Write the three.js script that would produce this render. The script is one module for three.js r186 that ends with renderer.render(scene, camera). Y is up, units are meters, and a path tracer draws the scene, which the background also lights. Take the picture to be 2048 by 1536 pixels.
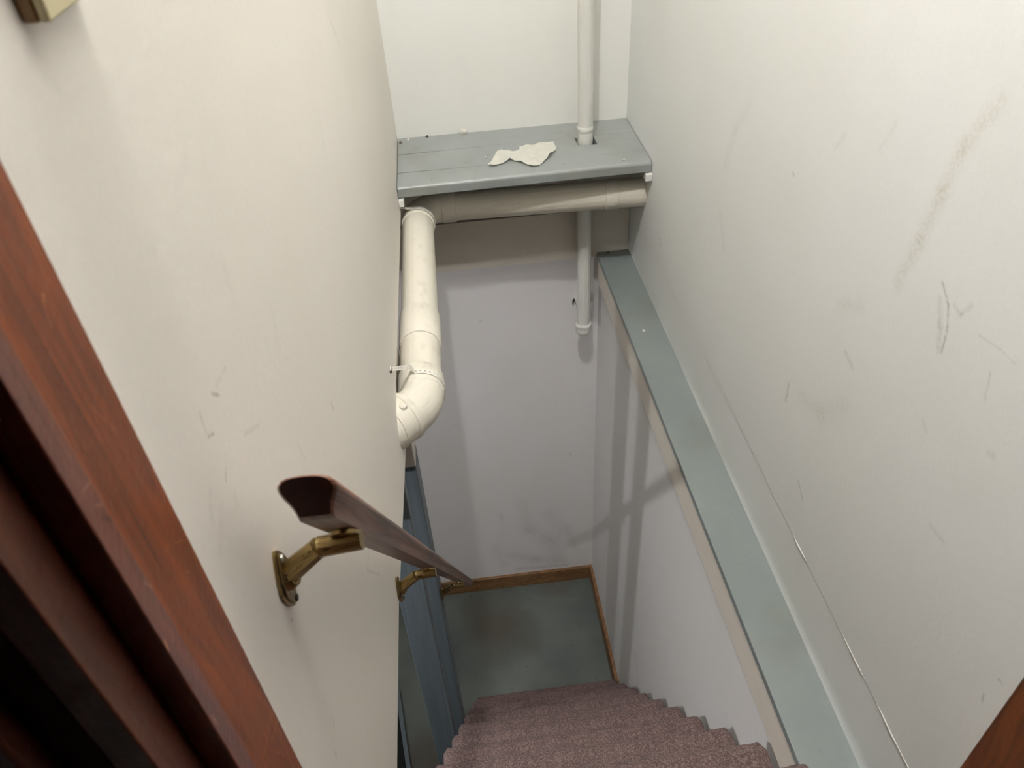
import * as THREE from 'three';
import { RoundedBoxGeometry } from 'three/addons/geometries/RoundedBoxGeometry.js';
import { mergeGeometries, toCreasedNormals } from 'three/addons/utils/BufferGeometryUtils.js';

// ---------------------------------------------------------------- camera, light, exposure
const scene = new THREE.Scene();
scene.background = new THREE.Color(0, 0, 0);
const H = 3.43;                                   // camera height above the basement floor (y = 0)
const camera = new THREE.PerspectiveCamera(52.77, 2048 / 1536, 0.02, 60);
camera.position.set(0, H, 0);
camera.rotation.order = 'YXZ';
camera.rotation.set(-0.692217811, -0.0639067252, -0.0668962991);
camera.focus = 1.6;
camera.userData.fStop = 13;
scene.add(camera);
const renderer = new THREE.WebGLRenderer();
renderer.toneMapping = THREE.LinearToneMapping;
renderer.toneMappingExposure = 0.96;
renderer.shadowMap.enabled = true;
const LAMP = { upper: [-0.085, H + 1.6, -0.65], upperI: 9.9, basement: [-1.1, H - 1.448, -0.74], basementI: 1.85 };

// ---------------------------------------------------------------- helpers
let seed = 7;
const rnd = () => { seed = (seed * 1664525 + 1013904223) >>> 0; return seed / 4294967296; };
function hash(x, y, s) { let h = (x * 374761393 + y * 668265263 + s * 974634777) | 0; h = Math.imul(h ^ (h >>> 13), 1274126177); return ((h ^ (h >>> 16)) >>> 0) / 4294967296; }
function vnoise(x, y, px, py, s) {                // value noise, periodic in px, py cells
  const xi = Math.floor(x), yi = Math.floor(y), fx = x - xi, fy = y - yi;
  const u = fx * fx * (3 - 2 * fx), v = fy * fy * (3 - 2 * fy), m = (a, b) => ((a % b) + b) % b;
  const x0 = m(xi, px), x1 = m(xi + 1, px), y0 = m(yi, py), y1 = m(yi + 1, py);
  return (hash(x0, y0, s) * (1 - u) + hash(x1, y0, s) * u) * (1 - v) + (hash(x0, y1, s) * (1 - u) + hash(x1, y1, s) * u) * v;
}
function fbm(u, v, cu, cv, s, oct = 4) {          // u, v in 0..1, tileable
  let a = 0, w = 0.5, t = 0;
  for (let o = 0; o < oct; o++) { a += w * vnoise(u * cu, v * cv, cu, cv, s + o * 17); t += w; w *= 0.5; cu *= 2; cv *= 2; }
  return a / t;
}
function tex(w, h, size, srgb, f) {               // size: metres [u, v] covered by the texture (uvs are metres)
  const d = new Uint8Array(w * h * 4);
  for (let j = 0; j < h; j++) for (let i = 0; i < w; i++) {
    const c = f((i + 0.5) / w, (j + 0.5) / h), k = (j * w + i) * 4;
    if (typeof c === 'number') d[k] = d[k + 1] = d[k + 2] = Math.max(0, Math.min(255, c * 255));
    else for (let q = 0; q < 3; q++) d[k + q] = Math.max(0, Math.min(255, c[q]));
    d[k + 3] = 255;
  }
  const t = new THREE.DataTexture(d, w, h);
  t.wrapS = t.wrapT = THREE.RepeatWrapping; t.magFilter = THREE.LinearFilter;
  if (srgb) t.colorSpace = THREE.SRGBColorSpace;
  t.repeat.set(1 / size[0], 1 / size[1]);
  t.needsUpdate = true;
  return t;
}
const mix = (a, b, t) => a.map((v, i) => v + (b[i] - v) * t);
function metreUV(g) {                             // box mapping, uv in metres
  if (g.index) g = g.toNonIndexed();
  const p = g.attributes.position, n = p.count, uv = new Float32Array(n * 2);
  const a = new THREE.Vector3(), b = new THREE.Vector3(), c = new THREE.Vector3();
  for (let i = 0; i < n; i += 3) {
    a.fromBufferAttribute(p, i); b.fromBufferAttribute(p, i + 1); c.fromBufferAttribute(p, i + 2);
    const nn = b.clone().sub(a).cross(c.clone().sub(a)), x = Math.abs(nn.x), y = Math.abs(nn.y), z = Math.abs(nn.z);
    [a, b, c].forEach((q, k) => { const [u, v] = x >= y && x >= z ? [q.z, q.y] : y >= z ? [q.x, q.z] : [q.x, q.y]; uv[(i + k) * 2] = u; uv[(i + k) * 2 + 1] = v; });
  }
  g.setAttribute('uv', new THREE.BufferAttribute(uv, 2));
  return g;
}
function box(x0, x1, y0, y1, z0, z1, r = 0) {     // y relative to the camera height H
  const w = x1 - x0, h = y1 - y0, d = z1 - z0;
  const g = r ? new RoundedBoxGeometry(w, h, d, 2, Math.min(r, w / 2.01, h / 2.01, d / 2.01)) : new THREE.BoxGeometry(w, h, d);
  g.translate((x0 + x1) / 2, H + (y0 + y1) / 2, (z0 + z1) / 2);
  return metreUV(g);
}
function extr(shape, depth, bevel) {
  return new THREE.ExtrudeGeometry(shape, { depth: depth - 2 * bevel, bevelEnabled: bevel > 0, bevelSize: bevel, bevelThickness: bevel, bevelOffset: -bevel, bevelSegments: 2, curveSegments: 10 }).translate(0, 0, bevel);
}
const toShape = pts => new THREE.Shape(pts.map(([a, b]) => new THREE.Vector2(a, b)));
function prismX(pts, x0, x1, bevel = 0) {         // pts [z, y] -> along x
  const g = extr(toShape(pts.map(([z, y]) => [-z, y])), x1 - x0, bevel);
  g.applyMatrix4(new THREE.Matrix4().set(0, 0, 1, x0, 0, 1, 0, H, -1, 0, 0, 0, 0, 0, 0, 1));
  return metreUV(g);
}
function prismY(pts, y0, y1, bevel = 0, holes = []) {   // pts [x, z] -> along y
  const s = toShape(pts.map(([x, z]) => [x, -z]));
  for (const h of holes) s.holes.push(new THREE.Path(h.map(([x, z]) => new THREE.Vector2(x, -z))));
  const g = extr(s, y1 - y0, bevel);
  g.applyMatrix4(new THREE.Matrix4().set(1, 0, 0, 0, 0, 0, 1, H + y0, 0, -1, 0, 0, 0, 0, 0, 1));
  return metreUV(g);
}
function prismZ(pts, z0, z1, bevel = 0, holes = []) {   // pts [x, y] -> along z
  const s = toShape(pts);
  for (const h of holes) s.holes.push(new THREE.Path(h.map(([x, y]) => new THREE.Vector2(x, y))));
  return metreUV(extr(s, z1 - z0, bevel).translate(0, H, z0));
}
function sweep(path, radius, seg = 40, caps = true) {   // round bar along points; radius(i) or number
  const P = path.map(p => new THREE.Vector3(...p)), n = P.length, pos = [], uv = [], idx = [];
  let nrm = null, len = 0;
  for (let i = 0; i < n; i++) {
    const t = P[Math.min(i + 1, n - 1)].clone().sub(P[Math.max(i - 1, 0)]).normalize();
    if (!nrm) { nrm = Math.abs(t.y) < 0.9 ? new THREE.Vector3(0, 1, 0) : new THREE.Vector3(1, 0, 0); }
    nrm.addScaledVector(t, -nrm.dot(t)).normalize();
    const bi = new THREE.Vector3().crossVectors(t, nrm), r = typeof radius === 'function' ? radius(i) : radius;
    if (i) len += P[i].distanceTo(P[i - 1]);
    for (let k = 0; k <= seg; k++) {
      const a = k / seg * Math.PI * 2, q = P[i].clone().addScaledVector(nrm, r * Math.cos(a)).addScaledVector(bi, r * Math.sin(a));
      pos.push(q.x, q.y + H, q.z); uv.push(k / seg * 2 * Math.PI * 0.05, len);
    }
  }
  for (let i = 0; i < n - 1; i++) for (let k = 0; k < seg; k++) { const a = i * (seg + 1) + k, b = a + seg + 1; idx.push(a, a + 1, b, b, a + 1, b + 1); }
  if (caps) for (const e of [0, n - 1]) {
    const c = pos.length / 3; pos.push(P[e].x, P[e].y + H, P[e].z); uv.push(0, 0);
    for (let k = 0; k < seg; k++) { const a = e * (seg + 1) + k; e ? idx.push(c, a, a + 1) : idx.push(c, a + 1, a); }
  }
  const g = new THREE.BufferGeometry();
  g.setAttribute('position', new THREE.Float32BufferAttribute(pos, 3)); g.setAttribute('uv', new THREE.Float32BufferAttribute(uv, 2)); g.setIndex(idx);
  return toCreasedNormals(g, 0.7);
}
const strip = g => { g = g.index ? g.toNonIndexed() : g; for (const k of Object.keys(g.attributes)) if (!['position', 'normal', 'uv'].includes(k)) g.deleteAttribute(k); return g; };
const join = gs => mergeGeometries(gs.map(strip));
const names = {};
const numbered = n => { names[n] = (names[n] ?? -1) + 1; return names[n] ? n + '_' + String(names[n]).padStart(3, '0') : n; };
function mesh(name, g, m, parent) {
  if (Array.isArray(g)) g = join(g);
  if (!g.attributes.normal) g.computeVertexNormals();
  const o = new THREE.Mesh(g, m); o.castShadow = o.receiveShadow = true;
  o.name = parent ? name : numbered(name); (parent || scene).add(o);
  return o;
}
function tag(o, label, category, group) { Object.assign(o.userData, { label, category }); if (group) o.userData.group = group; return o; }
function struct(name, g, m, label) { const o = mesh(name, g, m); o.userData.kind = 'structure'; if (label) o.userData.label = label; return o; }
function group(name) { const o = new THREE.Group(); o.name = numbered(name); scene.add(o); return o; }

// ---------------------------------------------------------------- materials
const peel = tex(512, 512, [0.3, 0.3], false, (u, v) => 0.5 * fbm(u, v, 48, 48, 3, 3) + 0.5 * fbm(u, v, 12, 12, 9, 3));
const fine = tex(256, 256, [0.1, 0.1], false, (u, v) => fbm(u, v, 24, 24, 5, 3));
// painted wall with scuffs; marks are [[z,y]...], half width in metres, colour, strength
function scuffed(base, z0, z1, y0, y1, w, h, marks, s) {
  const d = new Uint8Array(w * h * 4), f = new Float32Array(w * h * 3);
  for (let j = 0; j < h; j++) for (let i = 0; i < w; i++) {
    const u = i / w, v = j / h, k = (j * w + i) * 3;
    if (typeof base === 'function') { [f[k], f[k + 1], f[k + 2]] = base(u, v); continue; }
    const n = fbm(u, v, 7, 6, s, 3) - 0.5, g = vnoise(i * 0.5, j * 0.5, 4096, 4096, s + 5) - 0.5;
    f[k] = base[0] * (1 + 0.03 * n + 0.012 * g); f[k + 1] = base[1] * (1 + 0.028 * n + 0.012 * g); f[k + 2] = base[2] * (1 + 0.045 * n + 0.012 * g);
  }
  const sx = w / (z1 - z0), sy = h / (y1 - y0);
  for (const [pts, hw, col, al] of marks) {
    const r = Math.max(hw * sx, 0.8), P = pts.map(([z, y]) => [(z - z0) * sx, (y - y0) * sy]);
    for (let q = 0; q < P.length - 1 || q === 0; q++) {
      const A = P[q], B = P[Math.min(q + 1, P.length - 1)], m = r * 2.2;
      const xa = Math.max(0, Math.floor(Math.min(A[0], B[0]) - m)), xb = Math.min(w - 1, Math.ceil(Math.max(A[0], B[0]) + m));
      const ya = Math.max(0, Math.floor(Math.min(A[1], B[1]) - m)), yb = Math.min(h - 1, Math.ceil(Math.max(A[1], B[1]) + m));
      for (let j = ya; j <= yb; j++) for (let i = xa; i <= xb; i++) {
        const dx = B[0] - A[0], dy = B[1] - A[1], L = dx * dx + dy * dy || 1e-6, t = Math.max(0, Math.min(1, ((i - A[0]) * dx + (j - A[1]) * dy) / L));
        const e = Math.hypot(i - A[0] - t * dx, j - A[1] - t * dy) / r; if (e > 2) continue;
        const a = al * 0.62 * Math.exp(-e * e * 1.2) * (0.2 + 1.3 * vnoise(i * 0.35, j * 0.35, 4096, 4096, 77)) * (P.length > 2 ? 0.75 : 1), k = (j * w + i) * 3;
        for (let c = 0; c < 3; c++) f[k + c] += (col[c] - f[k + c]) * Math.min(1, a);
      }
    }
  }
  for (let k = 0; k < w * h; k++) { for (let c = 0; c < 3; c++) d[k * 4 + c] = Math.max(0, Math.min(255, f[k * 3 + c])); d[k * 4 + 3] = 255; }
  const t = new THREE.DataTexture(d, w, h); t.magFilter = THREE.LinearFilter; t.colorSpace = THREE.SRGBColorSpace;
  t.repeat.set(1 / (z1 - z0), 1 / (y1 - y0)); t.offset.set(-z0 / (z1 - z0), -(H + y0) / (y1 - y0));
  t.wrapS = t.wrapT = THREE.RepeatWrapping; t.needsUpdate = true;
  return t;
}
const G = [120, 116, 104], O = [150, 145, 110], W = [248, 246, 240], K = [88, 84, 76];
const marksRight = [
  [[[-0.795, -0.334], [-0.83, -0.403], [-0.843, -0.468], [-0.854, -0.538], [-0.873, -0.616]], 0.0139, O, 0.22],
  [[[-0.786, -0.561], [-0.761, -0.58], [-0.748, -0.606], [-0.742, -0.642]], 0.0024, K, 0.4],
  [[[-0.779, -0.584], [-0.762, -0.612], [-0.749, -0.643]], 0.0059, G, 0.22],
  [[[-0.75, -0.574], [-0.735, -0.577], [-0.723, -0.556]], 0.0037, G, 0.25],
  [[[-1.496, -0.581], [-1.555, -0.66], [-1.586, -0.752]], 0.017, G, 0.07],
  [[[-1.102, -0.993], [-1.1, -1.031]], 0.0049, G, 0.3],
  [[[-1.052, -0.977], [-0.973, -0.952], [-0.909, -0.878]], 0.0196, O, 0.14],
  [[[-0.949, -0.798], [-0.919, -0.806]], 0.0049, G, 0.18],
  [[[-0.999, -0.738], [-0.944, -0.703]], 0.0128, O, 0.1],
  [[[-0.984, -1.141], [-0.953, -1.161]], 0.0029, K, 0.3],
  [[[-0.654, -0.605], [-0.645, -0.641]], 0.0024, K, 0.18],
  [[[-0.695, -0.579], [-0.654, -0.571], [-0.625, -0.571]], 0.0015, G, 0.25],
  [[[-1.577, -0.87], [-1.523, -0.932]], 0.0116, G, 0.06],
  [[[-2.049, -1.192], [-2.022, -1.202]], 0.003, K, 0.3],
  [[[-0.729, -0.749], [-0.718, -0.758]], 0.0055, G, 0.1],
  [[[-0.607, -0.693], [-0.599, -0.69]], 0.0048, G, 0.2],
  [[[-0.444, -0.93], [-0.439, -0.928]], 0.0025, K, 0.3],
  [[[-0.45, -0.976], [-0.447, -0.989]], 0.0019, K, 0.3],
  [[[-0.642, -0.869], [-0.61, -0.867]], 0.0034, G, 0.15],
  [[[-1.03, -0.849], [-1.026, -0.848]], 0.0018, W, 0.9],
  [[[-0.911, -0.958], [-0.902, -0.959]], 0.0026, W, 0.6],
  [[[-0.711, -0.765], [-0.703, -0.77]], 0.0014, W, 0.9],
  [[[-0.598, -1.002], [-0.594, -1.001]], 0.0015, W, 0.9],
  [[[-0.657, -0.764], [-0.654, -0.764]], 0.0013, W, 0.7],
  [[[-1.128, -0.527], [-1.105, -0.493]], 0.0047, G, 0.08],
  [[[-1.255, -0.622], [-1.247, -0.625]], 0.0018, K, 0.3],
  [[[-0.981, -0.43], [-1.001, -0.474]], 0.0056, G, 0.07],
  // chips and scrapes on the strip above the ledge
  [[[-1.0074, -1.4198], [-0.976, -1.423]], 0.0028, W, 1.2], [[[-0.9878, -1.4033], [-0.9644, -1.4163]], 0.0018, W, 0.9], [[[-0.7383, -1.4285], [-0.7165, -1.4346]], 0.0034, W, 1.3],
  [[[-0.7238, -1.4106], [-0.7088, -1.4133]], 0.0025, W, 0.9], [[[-0.7031, -1.3977], [-0.6992, -1.4144]], 0.0015, W, 0.8], [[[-1.2836, -1.3919], [-1.2678, -1.3847]], 0.002, W, 1], [[[-0.5582, -1.3846], [-0.5369, -1.3828]], 0.0012, W, 0.9],
];
const marksLeft = [
  [[[-0.32, -0.23], [-0.312, -0.23]], 0.0009, W, 0.8],
  [[[-0.393, -0.308], [-0.403, -0.318]], 0.0013, K, 0.45],
  [[[-0.429, -0.315], [-0.402, -0.31]], 0.0013, G, 0.16],
  [[[-0.365, -0.319], [-0.373, -0.324]], 0.0012, K, 0.45],
  [[[-0.366, -0.3], [-0.364, -0.315]], 0.0015, G, 0.2],
  [[[-0.37, -0.352], [-0.364, -0.357]], 0.0006, K, 0.6],
  [[[-0.419, -0.368], [-0.454, -0.39]], 0.0018, G, 0.15],
  [[[-0.529, -0.484], [-0.535, -0.508]], 0.0019, G, 0.2],
  [[[-0.692, -0.576], [-0.697, -0.588]], 0.0029, G, 0.25],
  [[[-0.337, -0.339], [-0.326, -0.351]], 0.003, G, 0.1],
  [[[-0.369, -0.374], [-0.365, -0.382]], 0.0027, G, 0.1],
  [[[-0.345, -0.36], [-0.319, -0.371]], 0.0043, G, 0.07],
  [[[-0.325, -0.429], [-0.324, -0.431]], 0.001, W, 0.8],
  [[[-0.377, -0.532], [-0.377, -0.534]], 0.0012, K, 0.6],
  [[[-0.378, -0.699], [-0.376, -0.702]], 0.0014, K, 0.5],
  [[[-0.356, -0.716], [-0.355, -0.721]], 0.0014, K, 0.4],
  [[[-0.697, -0.837], [-0.648, -0.828], [-0.709, -0.921]], 0.0021, G, 0.3],
  [[[-1.344, -0.326], [-1.416, -0.385]], 0.0041, G, 0.14],
  [[[-1.029, -0.377], [-1.029, -0.426]], 0.0054, G, 0.06],
  [[[-0.49, -0.275], [-0.49, -0.3]], 0.005, G, 0.05],
  [[[-0.573, -0.365], [-0.56, -0.399]], 0.0052, G, 0.05],
];
const std = (o) => new THREE.MeshStandardMaterial(o);
const M = {};
M.wallRight = std({ map: scuffed([238, 239, 236], -2.56, -0.28, -1.46, 0.4, 2048, 1670, marksRight, 21), roughness: 0.55, bumpMap: peel, bumpScale: 0.0004 });
M.wallLeft = std({ map: scuffed([241, 234, 224], -2.56, -0.28, -1.26, 0.4, 2048, 1490, marksLeft, 31), roughness: 0.55, bumpMap: peel, bumpScale: 0.0004 });
M.wall = std({ map: tex(512, 512, [1.3, 1.3], true, (u, v) => { const n = fbm(u, v, 5, 5, 41, 4) - 0.5; return [239 + 5 * n, 238 + 5 * n, 231 + 6 * n]; }), roughness: 0.6, bumpMap: peel, bumpScale: 0.0004 });
// lower walls: same paint, with rubbed-in dirt where the photograph shows it ([x, y] on the foot wall, [z, y] on the side wall)
const D = [126, 117, 111];
const marksFoot = [
  [[[0.2, -3.0], [0.3, -3.1], [0.33, -3.25]], 0.05, D, 0.2], [[[0.1, -3.18], [0.22, -3.24], [0.36, -3.28]], 0.035, D, 0.22], [[[0.3, -2.9], [0.36, -3.05]], 0.04, D, 0.14],
  [[[0.16, -2.8], [0.2, -3.0]], 0.035, D, 0.1], [[[0.4, -2.5], [0.405, -2.52]], 0.006, D, 0.3], [[[0.02, -3.1], [0.06, -3.25]], 0.03, D, 0.12], [[[0.06, -2.86], [0.065, -2.9]], 0.012, D, 0.14],
  [[[0.12, -3.3], [0.38, -3.315]], 0.012, D, 0.3], [[[0.05, -1.72], [0.055, -1.725]], 0.004, D, 0.3], [[[0.38, -3.0], [0.43, -3.2]], 0.02, D, 0.12],
];
const marksSide = [
  [[[-1.75, -2.3], [-1.72, -2.42], [-1.68, -2.4]], 0.006, D, 0.16], [[[-1.6, -2.75], [-1.52, -2.9]], 0.02, D, 0.06], [[[-2.2, -2.9], [-2.15, -3.05]], 0.03, D, 0.08], [[[-1.3, -2.2], [-1.28, -2.3]], 0.02, D, 0.05],
];
M.wallFoot = std({ map: scuffed([231, 227, 224], -0.45, 0.55, -3.43, -1.4, 760, 1536, marksFoot, 55), roughness: 0.6, bumpMap: peel, bumpScale: 0.0004 });
M.wallSide = std({ map: scuffed([224, 222, 219], -2.53, -0.3, -3.43, -1.4, 1024, 1024, marksSide, 57), roughness: 0.6, bumpMap: peel, bumpScale: 0.0004 });
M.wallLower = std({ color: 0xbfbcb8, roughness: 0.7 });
M.cream = std({ map: tex(256, 256, [0.5, 0.5], true, (u, v) => { const n = fbm(u, v, 4, 10, 81, 4) - 0.5; return [218 + 10 * n, 210 + 10 * n, 197 + 10 * n]; }), roughness: 0.55, bumpMap: fine, bumpScale: 0.0003 });
M.ceiling = std({ color: 0xf0efeb, roughness: 0.9 });
const bluePaint = (s, c) => std({ map: tex(512, 512, [0.6, 0.6], true, (u, v) => {
  const n = fbm(u, v, 5, 5, s, 4) - 0.5, sp = Math.max(0, fbm(u, v, 40, 40, s + 3, 2) - 0.86) * 3, st = Math.max(0, fbm(u, v, 3, 3, s + 8, 4) - 0.6) * 1.2;
  return mix(mix([c[0] + 14 * n, c[1] + 13 * n, c[2] + 12 * n], [110, 100, 80], Math.min(0.35, st)), [60, 58, 52], Math.min(0.6, sp)); }),
  roughness: 0.42, bumpMap: fine, bumpScale: 0.0003 });
M.blueLedge = bluePaint(91, [126, 133, 131]);
M.blueShelf = bluePaint(97, [148, 152, 149]);
M.blueNosing = M.blueShelf.clone(); M.blueNosing.roughness = 0.28;
M.bluePost = std({ map: tex(256, 1024, [0.12, 0.9], true, (u, v) => { const n = fbm(u, v, 14, 5, 101, 4) - 0.5; return [98 + 14 * n, 108 + 14 * n, 113 + 14 * n]; }), roughness: 0.5,
  bumpMap: tex(256, 1024, [0.12, 0.9], false, (u, v) => fbm(u, v, 22, 3, 103, 3)), bumpScale: 0.0006 });
const woodFn = (a, b, dark, s) => (u, v) => {
  const w = fbm(u, v, 3, 3, s + 2, 3) * 0.5, n = fbm((u + w) % 1, v, 26, 4, s, 4), l = fbm(u, v, 3, 5, s + 5, 3), p = Math.max(0, fbm(u, v, 120, 8, s + 9, 2) - 0.66) * 2.2;
  return mix(mix(a, b, Math.min(1, Math.max(0, (n - 0.3) * 1.6 + (l - 0.5) * 0.8))), dark, Math.min(0.6, p)); };
const woodTex = (a, b, dark, s, su, sv) => tex(512, 1024, [su, sv], true, woodFn(a, b, dark, s));
const physical = o => new THREE.MeshPhysicalMaterial(o);
M.jamb = physical({ map: woodTex([96, 46, 22], [70, 32, 16], [44, 20, 10], 111, 0.16, 0.7), roughness: 0.45, clearcoat: 0.12, clearcoatRoughness: 0.3, bumpMap: fine, bumpScale: 0.0003 });
// door stop: varnish with the scratches, chips and nail hole of the photograph
const C1 = [206, 138, 84], C2 = [196, 150, 132], K2 = [34, 16, 10];
const marksStop = [
  [[[-0.272, -0.1559], [-0.2703, -0.1582]], 0.0008, C1, 1.2], [[[-0.2695, -0.1589], [-0.2661, -0.1684]], 0.0006, C1, 0.6], [[[-0.2647, -0.2064], [-0.2726, -0.2283]], 0.0007, C1, 0.4], [[[-0.2747, -0.2122], [-0.2728, -0.2194]], 0.0006, C1, 0.5],
  [[[-0.2739, -0.3091], [-0.2825, -0.3176]], 0.0005, C1, 0.7], [[[-0.261, -0.3029], [-0.2792, -0.3054]], 0.0006, C1, 0.4], [[[-0.2684, -0.3248], [-0.2735, -0.3338]], 0.0005, C1, 0.6], [[[-0.2665, -0.3629], [-0.2763, -0.3677]], 0.0006, C1, 0.45],
  [[[-0.2868, -0.4738], [-0.2776, -0.4763]], 0.0006, C1, 0.7], [[[-0.2904, -0.5068], [-0.2652, -0.5025], [-0.2512, -0.501]], 0.0007, C1, 1.3], [[[-0.2904, -0.5211], [-0.269, -0.5139]], 0.0006, C1, 1], [[[-0.2902, -0.5315], [-0.2743, -0.5322]], 0.0006, C1, 0.8],
  [[[-0.2802, -0.5012], [-0.264, -0.4966]], 0.0006, C1, 0.7], [[[-0.2661, -0.5223], [-0.2741, -0.547]], 0.0014, C1, 0.4],
];
const marksEdge = [
  [[[-0.2303, -0.2237], [-0.2398, -0.2264]], 0.0005, C2, 0.8], [[[-0.2344, -0.2358], [-0.244, -0.245], [-0.2385, -0.2436]], 0.0011, C2, 0.7], [[[-0.2331, -0.2422], [-0.2395, -0.2513]], 0.0009, K2, 0.6], [[[-0.2356, -0.2909], [-0.2408, -0.304]], 0.0007, C2, 0.9],
  [[[-0.2267, -0.3246], [-0.2254, -0.3313]], 0.0008, C1, 1.4], [[[-0.2398, -0.4082], [-0.2392, -0.4105]], 0.0007, K2, 1.4], [[[-0.2282, -0.4005], [-0.2278, -0.4082]], 0.0007, C2, 1.4], [[[-0.2236, -0.1685], [-0.2263, -0.172]], 0.0006, K2, 0.8],
];
M.stopPlain = physical({ map: woodTex([122, 64, 26], [90, 46, 19], [58, 28, 12], 114, 0.16, 0.7), roughness: 0.45, clearcoat: 0.12, clearcoatRoughness: 0.3, bumpMap: fine, bumpScale: 0.0003 });
M.stop = physical({ map: scuffed(woodFn([142, 68, 20], [106, 48, 14], [60, 26, 10], 111), -0.295, -0.19, -0.75, 0, 256, 1536, marksStop, 1), roughness: 0.45, clearcoat: 0.12, clearcoatRoughness: 0.3, bumpMap: fine, bumpScale: 0.0003 });
M.stopEdge = physical({ map: scuffed(woodFn([118, 62, 44], [94, 48, 36], [60, 30, 22], 116), -0.295, -0.19, -0.75, 0, 256, 1536, marksEdge, 1), roughness: 0.34, clearcoat: 0.4, clearcoatRoughness: 0.25, bumpMap: fine, bumpScale: 0.0003 });
M.rail = physical({ map: woodTex([132, 90, 68], [60, 37, 28], [30, 18, 14], 121, 0.08, 0.5), roughness: 0.4, clearcoat: 0.3, clearcoatRoughness: 0.3 });
M.railEnd = std({ map: tex(128, 128, [0.05, 0.05], true, (u, v) => { const n = fbm(u, v, 12, 12, 125, 3); return mix([70, 36, 24], [44, 22, 15], n); }), roughness: 0.6 });
M.oak = std({ map: woodTex([142, 104, 66], [106, 74, 44], [72, 48, 28], 131, 0.9, 0.12), roughness: 0.5 });
M.oak.map.repeat.set(1 / 0.9, 1 / 0.12);
M.brass = std({ map: tex(256, 256, [0.06, 0.06], true, (u, v) => { const n = fbm(u, v, 6, 6, 141, 4), t = Math.max(0, fbm(u, v, 9, 9, 147, 3) - 0.6) * 4; return mix(mix([168, 146, 98], [126, 104, 64], n), [60, 48, 34], Math.min(0.8, t)); }),
  metalness: 0.9, roughness: 0.34, roughnessMap: null, bumpMap: fine, bumpScale: 0.0002 });
M.screw = std({ color: 0xd8d6d0, metalness: 0.9, roughness: 0.3 });
M.darkScrew = std({ color: 0x4a4038, metalness: 0.6, roughness: 0.5 });
M.pipe = std({ map: tex(512, 512, [0.32, 0.5], true, (u, v) => { const n = fbm(u, v, 6, 6, 151, 4) - 0.5, t = Math.max(0, fbm(u, v, 20, 14, 157, 4) - 0.66) * 0.8; return mix([226 + 8 * n, 219 + 9 * n, 203 + 12 * n], [150, 138, 118], Math.min(0.4, t)); }), roughness: 0.42, bumpMap: fine, bumpScale: 0.0003 });
M.vent = std({ map: tex(256, 512, [0.32, 0.5], true, (u, v) => { const n = fbm(u, v, 6, 6, 161, 4) - 0.5; return [222 + 8 * n, 221 + 8 * n, 213 + 8 * n]; }), roughness: 0.4, bumpMap: fine, bumpScale: 0.0003 });
M.strap = std({ color: 0xe6e1d6, roughness: 0.45, metalness: 0.1 });
M.white = std({ color: 0xe9e8e2, roughness: 0.5 });
M.gap = std({ color: 0x2a241e, roughness: 0.9 });
M.floor = std({ map: tex(1024, 1024, [1.6, 1.6], true, (u, v) => {
  const n = fbm(u, v, 6, 6, 171, 5) - 0.5, b = Math.max(0, fbm(u, v, 5, 5, 177, 5) - 0.5) * 2.6, sp = Math.max(0, fbm(u, v, 60, 60, 181, 2) - 0.87) * 4;
  return mix(mix([96 + 44 * n, 102 + 44 * n, 96 + 40 * n], [80, 71, 61], Math.min(0.8, b)), [48, 40, 36], Math.min(0.8, sp)); }), roughness: 0.55, bumpMap: peel, bumpScale: 0.0008 });
const pile = tex(512, 512, [0.14, 0.14], false, (u, v) => 0.6 * fbm(u, v, 56, 56, 191, 2) + 0.4 * fbm(u, v, 20, 20, 195, 2));
M.carpet = physical({ map: tex(512, 512, [0.14, 0.14], true, (u, v) => { const n = fbm(u, v, 64, 64, 197, 2), l = fbm(u, v, 4, 4, 199, 3) - 0.5; const t = Math.min(1, Math.max(0, (n - 0.28) * 2.1)); return mix([84, 67, 66], [126, 106, 100], t).map(q => q * (1 + 0.12 * l)); }),
  roughness: 1, sheen: 0.3, sheenRoughness: 0.8, sheenColor: new THREE.Color(0.5, 0.4, 0.4), bumpMap: pile, bumpScale: 0.0015 });
M.paper = physical({ map: tex(256, 256, [0.2, 0.2], true, (u, v) => { const n = fbm(u, v, 14, 14, 201, 4) - 0.5; return [226 + 14 * n, 224 + 14 * n, 212 + 16 * n]; }), roughness: 0.85, transmission: 0.25, thickness: 0, side: THREE.DoubleSide, bumpMap: fine, bumpScale: 0.0006 });
M.plaster = std({ color: 0xdcd8cc, roughness: 0.95 });
M.brownBit = std({ color: 0x5c4c3c, roughness: 0.95 });
M.hall = std({ color: 0x362d26, roughness: 0.8 });
M.mat = std({ color: 0x0c0f0e, roughness: 0.85 });
M.ivory = std({ color: 0xcfc39a, roughness: 0.4 });
M.ivorySide = std({ color: 0x96764e, roughness: 0.5 });

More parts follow.
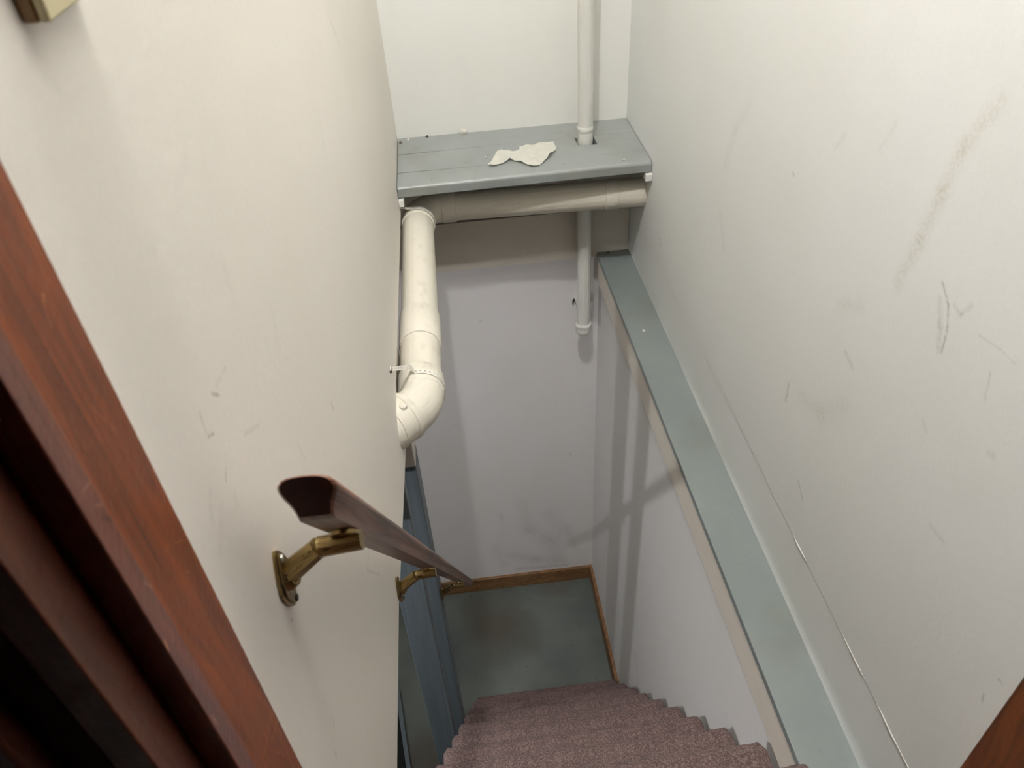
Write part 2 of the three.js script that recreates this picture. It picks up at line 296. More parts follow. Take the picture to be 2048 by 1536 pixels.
// ---------------------------------------------------------------- the room: walls, floors, ceilings
const xL = -0.165, xR = 0.61, zB = -2.54, zD = -0.287, yUp = -1.133, yTop = 1.77;
struct('floor', box(-2.3, 0.75, -3.53, -3.43, -2.56, 0.7), M.floor, 'stained grey green painted concrete floor at the stair foot');
struct('wall_left', prismX([[zD, yTop], [zD, -1.101], [-0.78, -1.112], [-1.02, -1.158], [-1.262, -1.2], [-1.268, -1.06], [-1.3, -1.048], [-2.24, -1.098], [-2.62, -1.098], [-2.62, yTop]], -0.265, xL, 0.004), M.wallLeft, 'scuffed off white plaster wall on the handrail side');
struct('wall_right', box(xR, 0.72, -1.264, yTop, -2.64, zD), M.wallRight, 'scuffed off white plaster wall above the painted ledge');
struct('wall_back', box(-0.265, 0.72, -1.06, yTop, -2.66, zB), M.wall, 'plain off white wall above the grey shelf');
struct('wall_header', [box(-0.265, xR, -1.461, -1.272, -2.5, -2.43), box(-0.265, xR, -1.262, -1.06, -2.5, -2.434)], M.cream, 'beige painted beam under the shelf and drain pipe');
{ // the wall at the foot of the stairs, with the ragged hole where the capped pipe enters
  const hole = [[0.4125, -1.684], [0.414, -1.672], [0.424, -1.655], [0.436, -1.646], [0.452, -1.65], [0.458, -1.665], [0.452, -1.682], [0.436, -1.69], [0.4215, -1.69], [0.417, -1.706], [0.4145, -1.698]];
  struct('wall_back_lower', prismZ([[-2.3, -3.43], [0.55, -3.43], [0.55, -1.2], [-2.3, -1.2]], -2.53, -2.475, 0, [hole]), M.wallFoot, 'grimy lilac grey wall at the stair foot');
}
struct('wall_right_lower', box(0.514, 0.66, -3.43, -1.461, -2.53, 0.1), M.wallSide, 'lower wall beside the carpeted steps');
struct('ceiling', box(-0.265, 0.72, yTop, yTop + 0.1, -2.66, zD + 0.2), M.ceiling, 'ceiling of the stairwell');
// basement beside the stairs: it carries the bulb whose light comes in under the left wall
struct('ceiling_basement', box(-2.3, -0.36, -1.2, -1.1, -2.53, 0.7), M.ceiling, 'ceiling of the basement beside the stairs');
struct('trim_light_blocker', box(-0.36, -0.275, -1.44, -1.0, -2.475, 0.7), M.cream, 'unseen beam added beside the stairs to keep basement light off the upper right wall');  // out of view, added to cut off the bulb light at ledge height
struct('wall_basement', [box(-2.4, -2.3, -3.43, -1.1, -2.53, 0.7), box(-2.4, 0.75, -3.43, -1.3, 0.6, 0.7)], M.wallLower, 'far walls of the basement');
// hall behind the camera
struct('floor_hall', box(-1.3, 1.6, yUp - 0.12, yUp, -0.41, 1.6), M.jamb, 'upper floor behind the doorway');
struct('wall_hall', [box(-1.4, -1.3, yUp, yTop, -0.2, 1.6), box(1.6, 1.7, yUp, yTop, -0.2, 1.6), box(-1.4, 1.7, yUp, yTop, 1.6, 1.7), box(-1.4, -0.197, yUp, yTop, zD, -0.195), box(0.45, 1.7, yUp, yTop, zD, -0.195), box(-0.197, 0.45, 0.92, yTop, zD, -0.195)], M.hall, 'dim hall walls around the doorway');
struct('ceiling_hall', box(-1.4, 1.7, yTop, yTop + 0.1, -0.087, 1.7), M.ceiling, 'ceiling of the hall');

// ---------------------------------------------------------------- ledge, fascia, skirting strip, baseboards
struct('trim_ledge', prismY([[0.496, -2.43], [0.502, -1.5], [0.509, -0.55], [0.511, zD], [0.614, zD], [0.6128, -1.2], [0.614, -1.9], [0.613, -2.43]], -1.463, -1.443, 0.002), M.blueLedge, 'blue grey painted ledge running along the right wall');
struct('trim_fascia', prismY([[0.5, -2.43], [0.506, -1.5], [0.513, -0.55], [0.515, zD], [0.53, zD], [0.53, -2.43]], -1.567, -1.4635, 0.0015), M.cream, 'beige fascia board under the blue grey ledge');
{ // strip under the wall panel: set back a hair behind the panel, with a ragged caulk bead near the door
  struct('trim_strip', box(0.6118, 0.7, -1.4445, -1.2642, -2.5, zD), M.wallRight, 'smooth painted strip between the ledge and the right wall');
  const bead = [], rad = [];
  for (let i = 0; i <= 150; i++) { const z = -1.2 + i / 150 * 0.9, k = i / 150, q = vnoise(i * 0.22, 3, 999, 9, 15), e = Math.min(1, k * 4) * Math.min(1, (1 - k) * 4); bead.push([0.6112, -1.265 + 0.0022 * (vnoise(i * 0.2, 7, 999, 9, 25) - 0.5), z]); rad.push(0.0004 + (0.0009 + 0.0028 * Math.max(0, q - 0.35)) * e); }
  struct('trim_caulk', sweep(bead, i => rad[i], 10), M.wall, 'ragged white caulk line above the ledge');
}
struct('baseboard_back', box(-2.3, 0.5, -3.43, -3.335, -2.475, -2.46, 0.003), M.oak, 'varnished oak baseboard on the foot wall');
struct('baseboard_right', (() => { const g = box(0.499, 0.5145, -3.43, -3.335, -2.475, -1.55, 0.003); return g; })(), M.oak, 'varnished oak baseboard on the right lower wall');

// ---------------------------------------------------------------- doorway: stops, jambs, casings
{
  const d = group('door_1'); d.userData.kind = 'structure'; d.userData.label = 'stained wooden doorway frame around the camera';
  mesh('stop', box(-0.178, -0.162, yUp, 0.9, -0.287, -0.2392), M.stop, d);
  mesh('stop_edge', box(-0.178, -0.1612, yUp, 0.9, -0.2392, -0.224, 0.0012), M.stopEdge, d).userData.label = 'redder worn edge of the door stop';
  mesh('jamb', box(-0.197, -0.1778, yUp, 0.92, -0.288, -0.195, 0.0015), M.jamb, d);
  mesh('casing', box(-0.292, -0.215, yUp, 0.98, -0.195, -0.178, 0.003), M.jamb, d);
  mesh('stop', box(0.4145, 0.4305, yUp, 0.9, -0.2875, -0.2425, 0.003), M.stopPlain, d);
  mesh('jamb', box(0.4303, 0.4495, yUp, 0.92, -0.288, -0.195, 0.0015), M.jamb, d);
  mesh('casing', box(0.436, 0.514, yUp, 0.98, -0.195, -0.178, 0.003), M.jamb, d);
  mesh('head', box(-0.178, 0.4305, 0.9, 0.92, -0.288, -0.195), M.jamb, d);
}

// ---------------------------------------------------------------- carpeted stairs
{
  const st = group('stairs'); tag(st, 'steep stairs covered in mauve carpet', 'stairs');
  const N = 9, y0 = -1.568, dy = 0.2135, z0 = -0.694, dz = 0.1385;
  const tread = (xa, xb, n) => {      // slab with a rounded nose at its far edge and rounded ends, gently lumpy
    const nx = 64, prof = [], back = dz + 0.035, r = 0.025;
    for (let i = 0; i <= 14; i++) prof.push([-(back) + (i / 14) * (back - r), 0]);              // top, from the riser behind to the nose
    for (let i = 1; i <= 10; i++) { const a = i / 10 * Math.PI; prof.push([-r + r * Math.sin(a), -r + r * Math.cos(a)]); }
    for (let i = 1; i <= 5; i++) prof.push([-r - i / 5 * (back - r), -2 * r]);
    const pos = [], uv = [], idx = [], m = prof.length;
    for (let i = 0; i <= nx; i++) {
      const t = i / nx, e = Math.min(t, 1 - t) * (xb - xa), q = 0.01, s = e < q ? Math.sqrt(Math.max(0, 1 - (1 - e / q) ** 2)) : 1;
      const x = xa + t * (xb - xa); let len = 0;
      for (let j = 0; j < m; j++) {
        const [f, h] = prof[j]; if (j) len += Math.hypot(f - prof[j - 1][0], h - prof[j - 1][1]);
        const k = 0.62 + 0.38 * s, lump = 0.003 * (vnoise(x * 14 + n * 7, len * 20, 999, 999, 301) - 0.5) + 0.0022 * (vnoise(x * 160 + n * 31, len * 160, 9999, 9999, 305) - 0.5);
        const zz = z0 - n * dz - (f + lump * (j > 13 ? 1 : 0)) + (1 - s) * 0.012 * (f > -0.05 ? 1 : 0), yy = y0 - n * dy - r + (h + r) * k + lump;
        pos.push(x, H + yy, zz); uv.push(x, len + n * 0.211);
      }
    }
    // prof runs back(+z side) to nose(-z): f grows toward the nose, world z = z_n - f ... flip so that the nose ends at z_n
    for (let i = 0; i < nx; i++) for (let j = 0; j < m - 1; j++) { const a = i * m + j, b = a + m; idx.push(a, b, a + 1, b, b + 1, a + 1); }
    for (const e of [0, nx]) { const c = pos.length / 3; pos.push(xa + (e / nx) * (xb - xa), H + y0 - n * dy - r, z0 - n * dz + 0.08); uv.push(0, 0); for (let j = 0; j < m - 1; j++) idx.push(c, e * m + j, e * m + j + 1); }
    const g = new THREE.BufferGeometry(); g.setAttribute('position', new THREE.Float32BufferAttribute(pos, 3)); g.setAttribute('uv', new THREE.Float32BufferAttribute(uv, 2)); g.setIndex(idx);
    g.computeVertexNormals(); return g;
  };
  for (let n = -1; n < N; n++) {
    const y = y0 - n * dy, z = z0 - n * dz, xb = 0.504 + 0.003 * Math.sin(n * 2.3), xa = -0.193 + 0.0062 * n;
    mesh('tread', tread(xa, xb, n), M.carpet, st);
    const yb = n === N - 1 ? -3.43 : y - dy;
    mesh('riser', box(xa + 0.012, xb - 0.012, yb, y - 0.03, z + 0.022, z + 0.034), M.carpet, st);
  }
  for (const [a, b] of [[-0.14, -0.105], [0.45, 0.485]]) mesh('stringer', prismX([[-0.62, -1.64], [-0.62, -2.0], [-1.52, -3.43], [-1.76, -3.43]], a, b), M.bluePost, st);
}

// ---------------------------------------------------------------- posts beside the stairs
{
  const a = group('wooden_post'); tag(a, 'wide blue grey painted post nearest the wall bracket', 'post');
  mesh('board', box(-0.262, -0.1862, -3.43, -1.165, -1.301, -1.263, 0.003), M.bluePost, a);
  const b = group('wooden_post'); tag(b, 'narrow blue grey post with cream painted top behind the wide post', 'post');
  mesh('board', box(-0.2085, -0.1705, -3.43, -1.425, -1.512, -1.425, 0.003), M.bluePost, b);
  mesh('cream_top', box(-0.2085, -0.1705, -1.425, -1.0, -1.512, -1.425, 0.003), M.cream, b);
}
{
  const k = tag(mesh('floor_batten', prismY([[-0.522, -1.95], [-0.47, -1.57], [-0.42, -1.2], [-0.398, -1.2], [-0.45, -1.57], [-0.502, -1.95]], -3.43, -3.41, 0.002), M.bluePost), 'blue grey batten on the basement floor left of the wide post', 'batten');
  tag(mesh('floor_sheet', prismY([[-1.1, -1.95], [-1.1, -1.2], [-0.422, -1.2], [-0.472, -1.57], [-0.524, -1.95]], -3.43, -3.42, 0.002), M.mat), 'black floor mat put in for a dark strip left of the batten', 'mat');  // thin black sheet, a guess at an unidentified dark strip
}

// ---------------------------------------------------------------- shelf
{
  const s = group('shelf'); tag(s, 'blue grey painted plank shelf under the plain back wall', 'shelf');
  const a = xL + 0.002, b = xR - 0.003, y1 = -1.0, y0 = -1.024;
  mesh('plank', prismY([[a, -2.54], [b, -2.54], [b, -2.4162], [0.22, -2.4156], [a, -2.4075]], y0, y1, 0.0007), M.blueShelf, s);
  mesh('plank', prismY([[a, -2.4032], [0.22, -2.4154], [b, -2.4155], [b, -2.2628], [0.2, -2.264], [a, -2.2692]], y0, y1, 0.0007, [[[0.409, -2.41], [0.412, -2.35], [0.474, -2.345], [0.471, -2.409]]]), M.blueShelf, s);
  mesh('plank', prismY([[a, -2.2652], [0.2, -2.2638], [b, -2.2622], [b, -2.19], [a, -2.176]], y0, y1, 0.0007), M.blueShelf, s);
  // rounded nosing strip on the front edge
  const prof = []; for (let i = 0; i <= 8; i++) { const t = i / 8 * Math.PI / 2; prof.push([Math.sin(t) * 0.011, -0.011 + Math.cos(t) * 0.011]); }
  const pts = [[0, -0.034], [0.009, -0.034], [0.011, -0.031], ...prof.slice().reverse(), [0, -0.0005]];
  const g = prismX(pts.map(([z, y]) => [z - 2.183, y1 + y + 0.0006]), a, b);
  const p = g.attributes.position; for (let i = 0; i < p.count; i++) p.setZ(i, p.getZ(i) + (1 - (p.getX(i) - a) / (b - a)) * 0.014 - 0.006);
  g.computeVertexNormals(); mesh('nosing', g, M.blueNosing, s);
  mesh('cleat', box(-0.1645, -0.149, -1.058, -1.036, -2.52, -2.153, 0.002), M.white, s);
  mesh('cleat', box(0.589, 0.6095, -1.058, -1.036, -2.52, -2.168, 0.002), M.white, s);
}

// ---------------------------------------------------------------- drain pipe: under the shelf, then along the left wall
const PX = -0.118, PF = -1.14, PN = -1.106, PR = 0.0495, PZ = -2.294;
const py = z => PF + (PN - PF) * Math.min(1, Math.max(0, (z - PZ) / (-1.35 - PZ)));   // the run falls towards the shelf
{
  const d = group('drain_pipe'); tag(d, 'thick cream painted drain pipe under the shelf and along the left wall', 'pipe');
  const hub = (pts, r) => sweep(pts, i => (i === 0 || i === pts.length - 1) ? r - 0.0025 : r, 48);
  const line = (A, B, n) => Array.from({ length: n + 1 }, (_, i) => A.map((v, k) => v + (B[k] - v) * i / n));
  mesh('pipe_run', sweep(line([-0.01, PF, PZ], [0.612, PF + 0.004, PZ + 0.034], 2), PR - 0.0035, 48), M.pipe, d);
  mesh('collar', hub([0.482, 0.484, 0.522, 0.524].map(x => [x, PF + 0.003, PZ + 0.027 + (x - 0.482) * 0.055]), PR - 0.0015), M.pipe, d);
  const R0 = 0.072, e = []; for (let i = 0; i <= 18; i++) { const t = i / 18 * Math.PI / 2; e.push([PX + R0 - R0 * Math.sin(t), PF, PZ + R0 - R0 * Math.cos(t)]); }
  mesh('elbow', sweep([[0.0, PF, PZ], ...e, [PX, py(PZ + 0.1), PZ + 0.1]], PR - 0.001, 48), M.pipe, d);
  mesh('collar', hub([-0.042, -0.04, 0.002, 0.004].map(x => [x, PF, PZ]), PR + 0.001), M.pipe, d);
  mesh('collar', hub([0.08, 0.082, 0.118, 0.12].map(z => [PX, py(PZ + z), PZ + z]), PR + 0.002), M.pipe, d);
  mesh('pipe_run', sweep(line([PX, py(PZ + 0.09), PZ + 0.09], [PX, PN, -1.32], 2), PR - 0.002, 48), M.pipe, d);
  mesh('coupling', hub([-1.64, -1.637, -1.515, -1.512].map(z => [PX, py(z), z]), PR + 0.0022), M.pipe, d);
  // 45 degree elbow into the wall
  const R = 0.085, ang = 0.86, c = [], X0 = PX, Z0 = -1.33, PY = PN;
  for (let i = 0; i <= 16; i++) { const t = i / 16 * ang; c.push([X0 - R * (1 - Math.cos(t)), PY, Z0 + R * Math.sin(t)]); }
  mesh('collar', hub([-1.385, -1.382, -1.325, -1.322].map(z => [X0, PY, z]), PR + 0.003), M.pipe, d);
  mesh('elbow', sweep([[X0, PY, -1.35], ...c], PR + 0.0012, 48), M.pipe, d);
  const E = c[c.length - 1], dir = [-Math.sin(ang), 0, Math.cos(ang)], at = s => E.map((v, k) => v + dir[k] * s);
  mesh('socket', hub([at(-0.004), at(-0.001), at(0.09), at(0.093)], PR + 0.0045), M.pipe, d);
  mesh('end_ring', hub([at(0.0), at(0.002), at(0.012), at(0.014)], PR + 0.0058), M.pipe, d);
  mesh('end_ring', hub([at(0.042), at(0.0435), at(0.048), at(0.0495)], PR + 0.0066), M.pipe, d);
  mesh('inspection_boss', sweep([at(0.024).map((v, k) => v + [0.014, PR - 0.002, 0.014][k]), at(0.024).map((v, k) => v + [0.0145, PR + 0.0045, 0.0145][k])], i => i ? 0.007 : 0.0095, 16), M.pipe, d);
}
// perforated hanger straps
function hanger(zWall, zPipe, yTail, yWall, cx, label) {
  const r = PR + 0.0038, w = 0.0145, path = [], PY = py(zPipe);
  for (let i = 0; i <= 6; i++) path.push([xL + 0.0012, yTail + (yWall - yTail) * i / 6]);
  const a0 = 1.75; const T = [cx + r * Math.cos(a0), PY + r * Math.sin(a0)];
  for (let i = 1; i <= 8; i++) path.push([xL + 0.0015 + (T[0] - xL) * i / 8, yWall + (T[1] - yWall) * i / 8]);
  for (let i = 1; i <= 40; i++) { const a = a0 - i / 40 * 3.3; path.push([cx + r * Math.cos(a), PY + r * Math.sin(a)]); }
  const S = [0]; for (let i = 1; i < path.length; i++) S.push(S[i - 1] + Math.hypot(path[i][0] - path[i - 1][0], path[i][1] - path[i - 1][1]));
  const L = S[S.length - 1], cells = [], pitch = 0.0105, m = Math.floor(L / pitch);
  for (let k = 0; k < m; k++) {                    // one short cell of band round every hole, so that it bends smoothly
    const xa = k * pitch, xb = (k + 1) * pitch, out = [], hr = k % 3 === 1 ? 0.003 : 0.002, c = (xa + xb) / 2;
    for (let i = 0; i <= 5; i++) out.push(new THREE.Vector2(xa + (xb - xa) * i / 5, 0));
    for (let i = 5; i >= 0; i--) out.push(new THREE.Vector2(xa + (xb - xa) * i / 5, w));
    const s = new THREE.Shape(out), pts = []; for (let q = 0; q < 10; q++) pts.push(new THREE.Vector2(c + Math.cos(-q / 10 * 6.2832) * hr, w / 2 + Math.sin(-q / 10 * 6.2832) * Math.min(hr, 0.0024)));
    s.holes.push(new THREE.Path(pts)); cells.push(strip(new THREE.ExtrudeGeometry(s, { depth: 0.0012, bevelEnabled: false })));
  }
  const g = mergeGeometries(cells), p = g.attributes.position;
  for (let i = 0; i < p.count; i++) {
    const x = p.getX(i), v = p.getY(i), t = p.getZ(i); let k = 0; while (k < S.length - 2 && S[k + 1] < x) k++;
    const f = (x - S[k]) / (S[k + 1] - S[k]), A = path[k], B = path[k + 1], dx = (B[0] - A[0]), dy = (B[1] - A[1]), l = Math.hypot(dx, dy), q = Math.min(1, x / 0.09);
    p.setXYZ(i, A[0] + dx * f - dy / l * t, H + A[1] + dy * f + dx / l * t, zWall + (zPipe - zWall) * q + v - w / 2);
  }
  g.computeVertexNormals();
  const o = group('hanger_strap'); tag(o, label, 'strap', 'perforated pipe straps');
  mesh('band', metreUV(g), M.strap, o);
  mesh('nail', sweep([[xL, yTail + 0.3 * (yWall - yTail), zWall], [xL + 0.004, yTail + 0.3 * (yWall - yTail), zWall]], 0.0035, 12), M.darkScrew, o);
}
hanger(-1.24, -1.345, -0.955, -0.982, PX, 'perforated white strap just above the pipe elbow that enters the wall');
hanger(-2.19, -2.19, -1.06, -1.077, PX, 'white strap at the pipe bend below the shelf corner');

// ---------------------------------------------------------------- thin vertical pipe through the shelf
{
  const x = 0.4395, z = -2.381, d = group('vertical_pipe'); tag(d, 'thin white vertical pipe passing through the shelf', 'pipe');
  const wob = []; for (let i = 0; i <= 30; i++) { const y = -1.722 + i / 30 * 3.49; wob.push([x + 0.0012 * Math.sin(i * 1.1), y, z]); }
  mesh('pipe_length', sweep(wob, 0.0245, 32), M.vent, d);
  mesh('tape_ring', sweep([[x, -0.968, z], [x, -0.966, z], [x, -0.952, z], [x, -0.95, z]], i => (i % 3 ? 0.0258 : 0.0246), 32), M.vent, d);
  const cap = []; for (let i = 0; i <= 12; i++) { const t = i / 12 * Math.PI / 2; cap.push([0.0296 * Math.cos(t), -0.03 * Math.sin(t)]); }
  const lp = [[0.0245, 0.03], [0.0295, 0.028], [0.031, 0.022], [0.031, 0.016], [0.0292, 0.013], [0.0296, 0.01], ...cap.map(([r, y]) => [r, y])];
  const g = new THREE.LatheGeometry(lp.map(([r, y]) => new THREE.Vector2(Math.max(r, 0.0001), y)), 32); g.translate(x, H - 1.742, z);
  mesh('cap', g, M.vent, d);
  mesh('wall_branch', sweep([[x, -1.66, z], [x, -1.662, -2.49]], 0.019, 24), M.vent, d);
}

// ---------------------------------------------------------------- handrail with three brackets
{
  const h = group('handrail'); tag(h, 'brown wooden handrail on brass brackets along the left wall', 'handrail');
  const P0 = [-0.109, -0.352, -0.3385], P1 = [-0.105, -2.56, -1.885];
  const half = [[0, 0.0185], [0.006, 0.0182], [0.011, 0.0172], [0.015, 0.0152], [0.0178, 0.0115], [0.0188, 0.0075], [0.0185, 0.0035], [0.0172, -0.001], [0.0152, -0.006], [0.0135, -0.011], [0.0124, -0.0165], [0.0116, -0.0232]];
  const prof = [...half.slice(1).reverse().map(([x, y]) => [-x, y]), ...half];          // open at the bottom, closed below
  const ring = (t, s) => prof.map(([x, y]) => [P0[0] + (P1[0] - P0[0]) * t + x * s, P0[1] + (P1[1] - P0[1]) * t + (y + 0.002) * s - 0.002 * s, P0[2] + (P1[2] - P0[2]) * t]);
  const L = Math.hypot(P1[0] - P0[0], P1[1] - P0[1], P1[2] - P0[2]);
  const ts = [[0, 0.86], [0.0006, 0.925], [0.0014, 0.975], [0.0024, 1]]; for (let i = 1; i < 24; i++) ts.push([i / 24, 1]); ts.push([0.9985, 1], [1, 0.94]);
  const pos = [], uv = [], idx = [], m = prof.length; let per = [0];
  for (let k = 1; k < m; k++) per.push(per[k - 1] + Math.hypot(prof[k][0] - prof[k - 1][0], prof[k][1] - prof[k - 1][1]));
  ts.forEach(([t, s]) => ring(t, s).forEach(([x, y, z], k) => { pos.push(x, H + y, z); uv.push(per[k], t * L); }));
  for (let i = 0; i < ts.length - 1; i++) for (let k = 0; k < m; k++) { const k2 = (k + 1) % m, a = i * m + k, b = i * m + k2, c = a + m, e = b + m; idx.push(a, b, c, b, e, c); }
  const g = new THREE.BufferGeometry(); g.setAttribute('position', new THREE.Float32BufferAttribute(pos, 3)); g.setAttribute('uv', new THREE.Float32BufferAttribute(uv, 2)); g.setIndex(idx);
  const rail = mesh('rail', toCreasedNormals(g, 0.6), M.rail, h);
  const endFace = (t, s, dz) => { const q = ring(t, s), gg = new THREE.ShapeGeometry(toShape(q.map(([x, y]) => [x, y]))); gg.translate(0, H, q[0][2] + dz); return metreUV(gg); };
  mesh('end_grain', endFace(0, 0.86, 0.0001), M.railEnd, rail); mesh('end_grain', endFace(1, 0.94, -0.0001), M.railEnd, rail);
  const railY = z => P0[1] + (P1[1] - P0[1]) * (z - P0[2]) / (P1[2] - P0[2]), slope = Math.atan2(P1[1] - P0[1], P1[2] - P0[2]);
  [[-0.388, xL, -0.0965], [-0.81, xL + 0.001, -0.1], [-1.456, -0.1702, -0.103]].forEach(([z, xw, dd], i) => {
    const yp = railY(z) - 0.068, xe = -0.1085, bottom = railY(z) - 0.0232;
    const arm = (() => { // flat-sided tapering arm rising from the plate, then level under the rail
      const r = 0.0062, A = [xw + 0.003, yp, z], B = [xe - 0.021, bottom - 0.0155, z], C = [xe + 0.012, bottom - 0.012, z];
      const g1 = sweep([A, B], k => 0.0098 - k * 0.0016, 8), g2 = sweep([B, C], 0.0082, 16);
      return join([g1, g2]); })();
    const bk = mesh('bracket', arm, M.brass, h);
    // diamond shaped wall plate with rounded corners and a raised inner step
    const plate = (ry, rz, d0, d1) => { const pts = []; for (let k = 0; k < 40; k++) { const a = k / 40 * Math.PI * 2, c = Math.cos(a), s = Math.sin(a), e = 1 / Math.pow(Math.pow(Math.abs(c), 1.35) + Math.pow(Math.abs(s), 1.35), 1 / 1.35); pts.push([z + rz * c * e, yp - 0.004 + ry * s * e]); } return prismX(pts, xw + d0, xw + d1, Math.min(0.0015, (d1 - d0) / 3)); };
    mesh('wall_plate', [plate(0.034, 0.0175, 0, 0.003), plate(0.0305, 0.0145, 0.003, 0.0052)], M.brass, bk);
    mesh('boss', sweep([[xw + 0.004, yp, z], [xw + 0.008, yp, z], [xw + 0.011, yp + 0.001, z]], k => [0.0125, 0.0115, 0.009][k], 20), M.brass, bk);
    mesh('saddle', (() => { const gg = new THREE.CylinderGeometry(0.011, 0.011, 0.003, 20); gg.applyMatrix4(new THREE.Matrix4().makeScale(1, 1, 1.7)); gg.rotateX(-(slope + Math.PI)); gg.translate(xe + 0.001, H + bottom - 0.0035, z); return metreUV(gg); })(), M.brass, bk);
    for (const [o, mm] of [[0.021, M.screw], [-0.029, M.darkScrew]]) mesh('screw', sweep([[xw + 0.005, yp + o, z], [xw + 0.0065, yp + o, z]], k => k ? 0.0026 : 0.0034, 12), mm, bk);
  });
}

// ---------------------------------------------------------------- small things
{ // torn scrap of paper on the shelf
  const out = [[0.115, -2.25], [0.135, -2.245], [0.16, -2.258], [0.186, -2.28], [0.21, -2.262], [0.232, -2.232], [0.25, -2.214], [0.27, -2.222], [0.29, -2.246], [0.318, -2.285], [0.333, -2.315], [0.341, -2.342], [0.335, -2.37], [0.29, -2.376], [0.25, -2.372], [0.226, -2.37], [0.224, -2.352], [0.2, -2.335], [0.175, -2.345], [0.165, -2.352], [0.155, -2.325], [0.133, -2.285]];
  const s = toShape(out.map(([x, z]) => [x, -z])), g0 = new THREE.ShapeGeometry(s);
  // subdivide by sampling a grid inside the outline
  const tri = [], inside = (x, z) => { let c = false; for (let i = 0, j = out.length - 1; i < out.length; j = i++) if ((out[i][1] > z) !== (out[j][1] > z) && x < (out[j][0] - out[i][0]) * (z - out[i][1]) / (out[j][1] - out[i][1]) + out[i][0]) c = !c; return c; };
  const height = (x, z) => { const u = (x - 0.115) / 0.226, e = (z + 2.376) / 0.16; return 0.002 + 0.006 * Math.abs(((u * 5 + e * 2.3) % 1) - 0.5) + 0.005 * Math.abs(((u * 3.1 - e * 4.1 + 9) % 1) - 0.5) + 0.01 * Math.max(0, Math.sin(u * 9 + e * 3)) * (0.5 + 0.5 * Math.sin(e * 5)) + 0.009 * Math.exp(-(((z + 2.3) - (x - 0.22) * 0.25) ** 2) / 0.0005) + 0.004 * vnoise(x * 60, z * 60, 999, 999, 401); };
  let t = []; const P = g0.attributes.position, I = g0.index.array;
  for (let i = 0; i < I.length; i += 3) t.push([0, 1, 2].map(k => [P.getX(I[i + k]), -P.getY(I[i + k])]));
  for (let r = 0; r < 4; r++) { const nt = []; for (const [a, b, c] of t) { const m1 = [(a[0] + b[0]) / 2, (a[1] + b[1]) / 2], m2 = [(b[0] + c[0]) / 2, (b[1] + c[1]) / 2], m3 = [(c[0] + a[0]) / 2, (c[1] + a[1]) / 2]; nt.push([a, m1, m3], [m1, b, m2], [m3, m2, c], [m1, m2, m3]); } t = nt; }
  const pos = [], uv = [];
  for (const T of t) for (const [x, z] of T) { pos.push(x, H - 1 + height(x, z), z); uv.push(x, z); }
  const g = new THREE.BufferGeometry(); g.setAttribute('position', new THREE.Float32BufferAttribute(pos, 3)); g.setAttribute('uv', new THREE.Float32BufferAttribute(uv, 2));
  tag(mesh('paper_scrap', toCreasedNormals(g, 1.2), M.paper), 'crumpled white paper scrap lying on the grey shelf', 'paper');
}
function crumb(x, y, z, r, m, label, cat, name, flat = 0.7) {
  const g = new THREE.IcosahedronGeometry(r, 1), p = g.attributes.position, v = new THREE.Vector3();
  for (let i = 0; i < p.count; i++) { v.fromBufferAttribute(p, i); const k = 0.65 + 0.7 * vnoise(v.x / r * 1.3 + x * 50 + 9, v.y / r * 1.3 + v.z / r * 1.7 + 9, 999, 999, 411); p.setXYZ(i, v.x * k, v.y * k * flat, v.z * k); }
  g.translate(x, H + y + r * flat * 0.8, z); g.computeVertexNormals();
  return tag(mesh(name, metreUV(g), m), label, cat);
}
crumb(0.056, -1.0, -2.528, 0.0105, M.plaster, 'largest plaster lump at the back edge of the shelf', 'plaster', 'plaster_lump', 1.0);
crumb(-0.129, -1.0, -2.516, 0.0045, M.plaster, 'tiny white plaster crumb in the far left shelf corner', 'plaster', 'plaster_crumb');
crumb(-0.066, -1.0, -2.53, 0.005, M.brownBit, 'small brown dirt clump at the back edge of the shelf', 'dirt', 'dirt_clump');
crumb(0.114, -1.0, -2.32, 0.0035, M.plaster, 'tiny white crumb left of the paper scrap', 'plaster', 'plaster_crumb');
crumb(0.527, -1.0, -2.207, 0.0042, M.plaster, 'tiny white crumb near the right front corner of the shelf', 'plaster', 'plaster_crumb');
crumb(-0.155, -1.0, -2.5, 0.005, M.brownBit, 'brown flake against the left end of the shelf', 'dirt', 'dirt_clump');
crumb(0.546, -1.443, -1.924, 0.0045, M.plaster, 'white plaster crumb on the blue grey ledge', 'plaster', 'plaster_crumb');
crumb(0.534, -1.443, -2.414, 0.004, M.brownBit, 'dark speck at the far end of the blue grey ledge', 'dirt', 'dirt_clump');
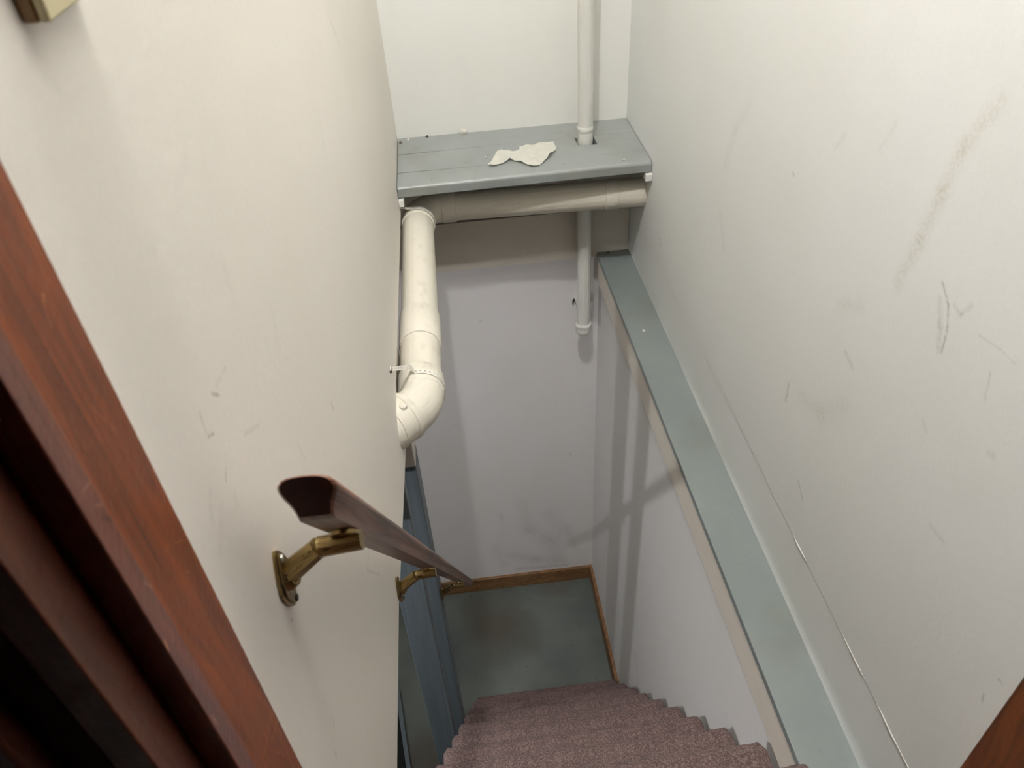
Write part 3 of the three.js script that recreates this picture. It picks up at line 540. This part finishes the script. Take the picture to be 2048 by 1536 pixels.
{ // ivory switch on the left wall, cut by the top of the picture
  const d = group('wall_switch'); tag(d, 'ivory switch plate high on the left wall beside the doorway', 'switch');
  mesh('back_box', box(xL, xL + 0.007, -0.078, 0.04, -0.415, -0.352, 0.002), M.ivorySide, d);
  mesh('cover', box(xL + 0.007, xL + 0.0115, -0.078, 0.04, -0.415, -0.352, 0.0015), M.ivory, d);
  mesh('toggle', box(xL + 0.011, xL + 0.02, -0.028, -0.012, -0.388, -0.379, 0.001), M.ivory, d);
}

// ---------------------------------------------------------------- the two lamps (both outside the picture)
{
  const [x, y, z] = LAMP.upper, d = group('ceiling_lamp'); tag(d, 'small round ceiling lamp over the stairwell', 'lamp');
  mesh('canopy', sweep([[x, yTop - 0.03, z], [x, yTop, z]], 0.06, 32), M.white, d);
  mesh('neck', sweep([[x, y - H + 0.045, z], [x, yTop - 0.03, z]], 0.02, 20), M.white, d);
  const g = new THREE.SphereGeometry(0.05, 32, 20); g.translate(x, y, z);
  const bulb = mesh('bulb', g, std({ color: 0xffffff, emissive: new THREE.Color(1, 0.95, 0.86), emissiveIntensity: 6 }), d);
  bulb.castShadow = false;
  const l = new THREE.PointLight(new THREE.Color(0.97, 0.985, 1.0), LAMP.upperI); l.position.set(x, y, z); l.castShadow = true; l.shadow.radius = 2.2; l.shadow.bias = -0.0005; l.name = 'ceiling_lamp_light'; d.add(l);
}
{
  const [x, y, z] = LAMP.basement, d = group('basement_lamp'); tag(d, 'bare bulb hanging in the basement beside the stairs', 'lamp');
  mesh('cord', sweep([[x, y - H + 0.06, z], [x, -1.2, z]], 0.004, 10), M.white, d);
  mesh('socket', sweep([[x, y - H + 0.03, z], [x, y - H + 0.075, z]], 0.02, 20), M.white, d);
  const g = new THREE.SphereGeometry(0.033, 24, 16); g.translate(x, y, z);
  mesh('bulb', g, std({ color: 0xffffff, emissive: new THREE.Color(0.95, 0.97, 1), emissiveIntensity: 5 }), d).castShadow = false;
  const l = new THREE.PointLight(new THREE.Color(0.96, 0.97, 1), LAMP.basementI); l.position.set(x, y, z); l.castShadow = true; l.shadow.radius = 1.3; l.shadow.bias = -0.0005; l.name = 'basement_lamp_light'; d.add(l);
}
renderer.render(scene, camera);
